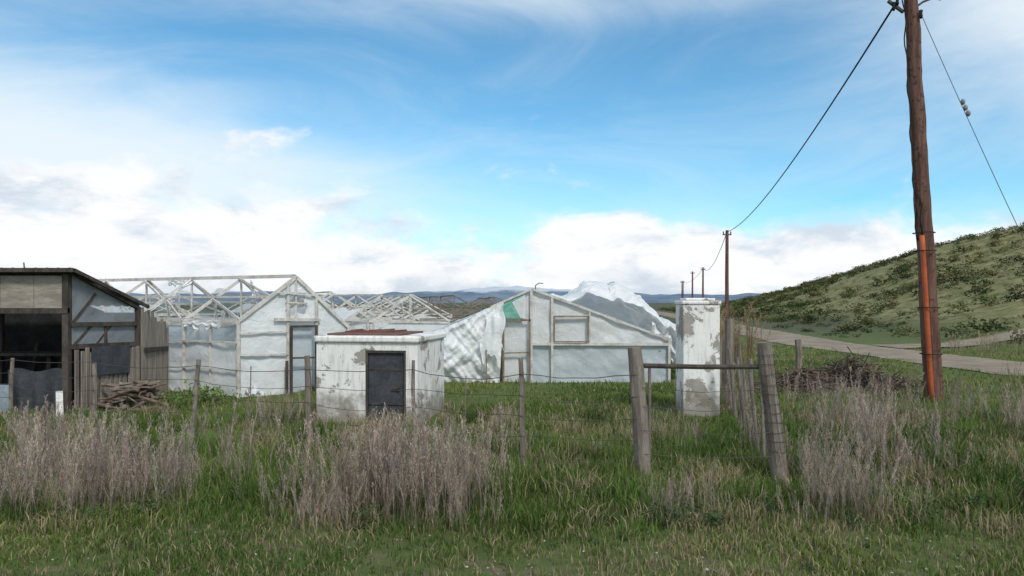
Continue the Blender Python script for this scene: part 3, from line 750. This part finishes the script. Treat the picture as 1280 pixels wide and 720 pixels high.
def bush(rng,n,ls,flat=.75):
    V=[];T=[];C=[]
    lobes=[(rng.normal(0,.28),rng.normal(0,.28),.25+.45*rng.random(),.22+.2*rng.random()) for _ in range(6)]
    for k in range(n):
        l=lobes[rng.integers(0,6)]; d=rng.normal(0,1,3); d/=np.linalg.norm(d); r=l[3]*(.6+.5*rng.random())
        p=np.array([l[0],l[1],l[2]*flat])+d*r; p[2]=max(p[2],0.02)
        e=rng.normal(0,1,3); e/=np.linalg.norm(e); g_=np.cross(e,d); g_/=np.linalg.norm(g_)+1e-6
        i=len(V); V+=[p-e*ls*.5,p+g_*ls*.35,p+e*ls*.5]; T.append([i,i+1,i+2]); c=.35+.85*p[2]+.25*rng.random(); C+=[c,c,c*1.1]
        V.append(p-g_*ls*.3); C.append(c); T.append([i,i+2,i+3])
    return np.array(V),np.array(T),np.array(C)
SHR=[bush(SR,60,.19) for _ in range(8)]
N=17000; x=NR.uniform(18,75,N); y=24+NR.random(N)**.85*170
foot=19+np.clip(y-30,-10,330)*.11
k=(x>foot+.6)&(x<y*.78+6)&allowed(x,y)&(fbm(x,y,6,60)+NR.normal(0,.15,N)>.42); x,y=x[k],y[k]
pal=np.array([[.045,.068,.018],[.10,.125,.035],[.20,.175,.08],[.032,.046,.018],[.13,.14,.06],[.06,.09,.024]])
col=pal[NR.integers(0,6,len(x))]*(.6+.8*NR.random((len(x),1)))
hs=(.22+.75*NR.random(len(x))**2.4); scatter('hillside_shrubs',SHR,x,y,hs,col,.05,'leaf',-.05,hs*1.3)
N=4500; y=40+NR.random(N)**1.5*700; x=(NR.random(N)*2-1)*.75*y; foot=19+np.clip(y-30,-10,330)*.11
k=(x<foot)&allowed(x,y)&((np.abs(x-roadx(y))>3)|(y>200)); x,y=x[k],y[k]
col=pal[NR.integers(0,2,len(x))*3]*(.8+.6*NR.random((len(x),1))); hs=(.2+.35*NR.random(len(x)))
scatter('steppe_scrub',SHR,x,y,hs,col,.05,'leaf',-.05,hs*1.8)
LW=[bush(SR,240,.11,.8) for _ in range(5)]
pts=[(1.35,6.35,.30),(1.7,6.2,.24),(-3.6,6.4,.25),(-3.2,6.5,.3),(-1.3,6.3,.28),(-4.4,6.6,.26),(4.2,6.7,.25),(2.3,6.6,.25),(-1.6,6.6,.3),(-5.0,7.5,.3),(3.5,6.5,.25),(.8,7.1,.2),(-2.4,7.2,.22),(.2,7.4,.2),(-3.9,6.3,.2),(4.9,7.0,.3),(-4.8,6.8,.2)]
for _ in range(50): pts.append((R.uniform(-6,6),R.uniform(6.2,11),R.uniform(.10,.24)))
for _ in range(26): pts.append((R.uniform(-4,4),R.uniform(4.8,6.2),R.uniform(.05,.10)))
pts=np.array(pts); col=np.array([.075,.12,.05])*(.7+.5*NR.random((len(pts),1)))
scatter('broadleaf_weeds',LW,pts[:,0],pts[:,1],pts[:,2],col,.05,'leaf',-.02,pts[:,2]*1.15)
p2=np.array([(-5.75,13.4,.72),(-5.5,13.6,.5),(-6.0,13.2,.45)]); scatter('green_bush',LW,p2[:,0],p2[:,1],p2[:,2],np.array([[.15,.23,.06]]*3),.05,'leaf',-.02,p2[:,2]*.9)
mb=MB()
for k in range(300):
    x=R.uniform(-5,5); y=R.uniform(4.2,6.2)+ (R.random()**3)*1.2; s=R.uniform(.004,.015)*(1 if R.random()<.95 else 1.7); z=float(height(np.array([x]),np.array([y]))[0])
    c=Vector((x,y,z+s*.4)); i=len(mb.v)
    for d in ((1,0,0),(0,1,0),(-1,0,0),(0,-1,0),(0,0,.8),(0,0,-.8)): mb.v.append(tuple(c+Vector([d[q]*s*R.uniform(.6,1.4) for q in range(3)])))
    mb.f+=[(i,i+1,i+4),(i+1,i+2,i+4),(i+2,i+3,i+4),(i+3,i,i+4),(i+1,i,i+5),(i+2,i+1,i+5),(i+3,i+2,i+5),(i,i+3,i+5)]
mb.build('pebbles','stone')

# ------------------------------------------------------------------ sky, sun
SE,SRZ=46,155
w=bpy.data.worlds.new('World'); scene.world=w; w.use_nodes=True
t=NT(w.node_tree); bg=w.node_tree.nodes['Background']
sky=t.node('ShaderNodeTexSky'); sky.sky_type='NISHITA'; sky.sun_disc=False
sky.sun_elevation=math.radians(SE); sky.sun_rotation=math.radians(SRZ); sky.altitude=900; sky.ozone_density=2.0; sky.air_density=1.0; sky.dust_density=.4
tc=t.node('ShaderNodeTexCoord').outputs['Generated']; sp=t.node('ShaderNodeSeparateXYZ'); t.l.new(tc,sp.inputs[0])
az=t.math('ARCTAN2',sp.outputs[0],sp.outputs[1]); el=t.math('ARCSINE',sp.outputs[2])
def vec(sx,sy,ox=0.,sz=0.):
    c=t.node('ShaderNodeCombineXYZ'); t.put(c.inputs[0],t.math('MULTIPLY',az,sx)); t.put(c.inputs[1],t.math('MULTIPLY',el,sy)); c.inputs[2].default_value=ox; return c.outputs[0]
n1=t.noise(vec(7,13,1.7),1,10,.60,.25); n2=t.noise(vec(2.4,8,5.1),1,8,.62,.8); n3=t.noise(vec(9,20,9.),1,8,.62,.3)
def blob(a0,e0,ra,re,amp):
    u=t.math('POWER',t.math('ABSOLUTE',t.math('DIVIDE',t.math('SUBTRACT',az,a0),ra)),2); v=t.math('POWER',t.math('ABSOLUTE',t.math('DIVIDE',t.math('SUBTRACT',el,e0),re)),2)
    return t.math('MULTIPLY',t.math('EXPONENT',t.math('MULTIPLY',t.math('ADD',u,v),-1)),amp)
def total(bl):
    r=blob(*bl[0])
    for q in bl[1:]: r=t.math('ADD',r,blob(*q))
    return r
bias=total([(0,.0,9,.080,.42),(-.62,.12,.26,.10,.29),(-.30,.10,.14,.06,.21),(.12,.082,.12,.045,.17),(.36,.07,.20,.05,.20),(-.03,.11,.07,.04,-.06),(-.34,.205,.06,.025,.24),(-.31,.265,.03,.02,.24),(-.26,.225,.04,.02,.22),(-.6,.30,.05,.015,.15)])
back_fill=t.math('MULTIPLY',t.step(t.math('ABSOLUTE',az),.85,1.4),.20)  # extra cloud and haze out of view, added to whiten the ambient light
bias=t.math('ADD',t.math('SUBTRACT',bias,t.step(el,.14,.24,0,.09)),back_fill)
c=t.math('ADD',n1,bias); dens=t.step(c,.58,.80)
veil=t.math('ADD',t.math('MULTIPLY',n2,.85),total([(-.66,.16,.28,.11,.75),(-.3,.13,.3,.07,.35),(.70,.34,.22,.15,.75),(-.25,.41,.6,.05,.26),(.2,.05,.5,.06,.45),(.25,.38,.3,.03,.18)]))
veil=t.math('ADD',veil,t.math('MULTIPLY',back_fill,2.2))
veil=t.step(veil,.30,1.2,0,.93)
skc=t.mix(1.0,sky.outputs[0],(.92,1.55,1.60),'MULTIPLY')
shade=t.step(t.math('ADD',n3,t.math('MULTIPLY',t.math('SUBTRACT',c,.7),.35)),.32,.57)
cc=t.mix(shade,(6.6,7.5,8.5),(10.0,10.1,10.2))
lowg=t.math('MULTIPLY',t.step(el,.055,.005),t.step(n3,.62,.40)); cc=t.mix(t.math('MULTIPLY',lowg,.8),cc,(5.8,6.7,7.7))
out=t.mix(veil,skc,(8.6,9.4,9.9)); out=t.mix(dens,out,cc)
t.l.new(out,bg.inputs[0]); bg.inputs[1].default_value=.1
L=bpy.data.lights.new('sun','SUN'); L.energy=2.5; L.angle=math.radians(10); L.color=(1,.95,.88)
so=bpy.data.objects.new('sun',L); scene.collection.objects.link(so)
e_,r_=math.radians(SE),math.radians(SRZ); dirv=Vector((math.sin(r_)*math.cos(e_),math.cos(r_)*math.cos(e_),math.sin(e_)))
so.rotation_euler=dirv.to_track_quat('Z','Y').to_euler(); so.location=(0,0,30)

cam=bpy.data.cameras.new('camera'); co=bpy.data.objects.new('camera',cam); scene.collection.objects.link(co); scene.camera=co
co.location=(0,0,1.9); co.rotation_euler=(math.radians(90),0,0); cam.lens=26; cam.sensor_width=36; cam.shift_y=18/1280; cam.clip_end=20000; cam.clip_start=.05
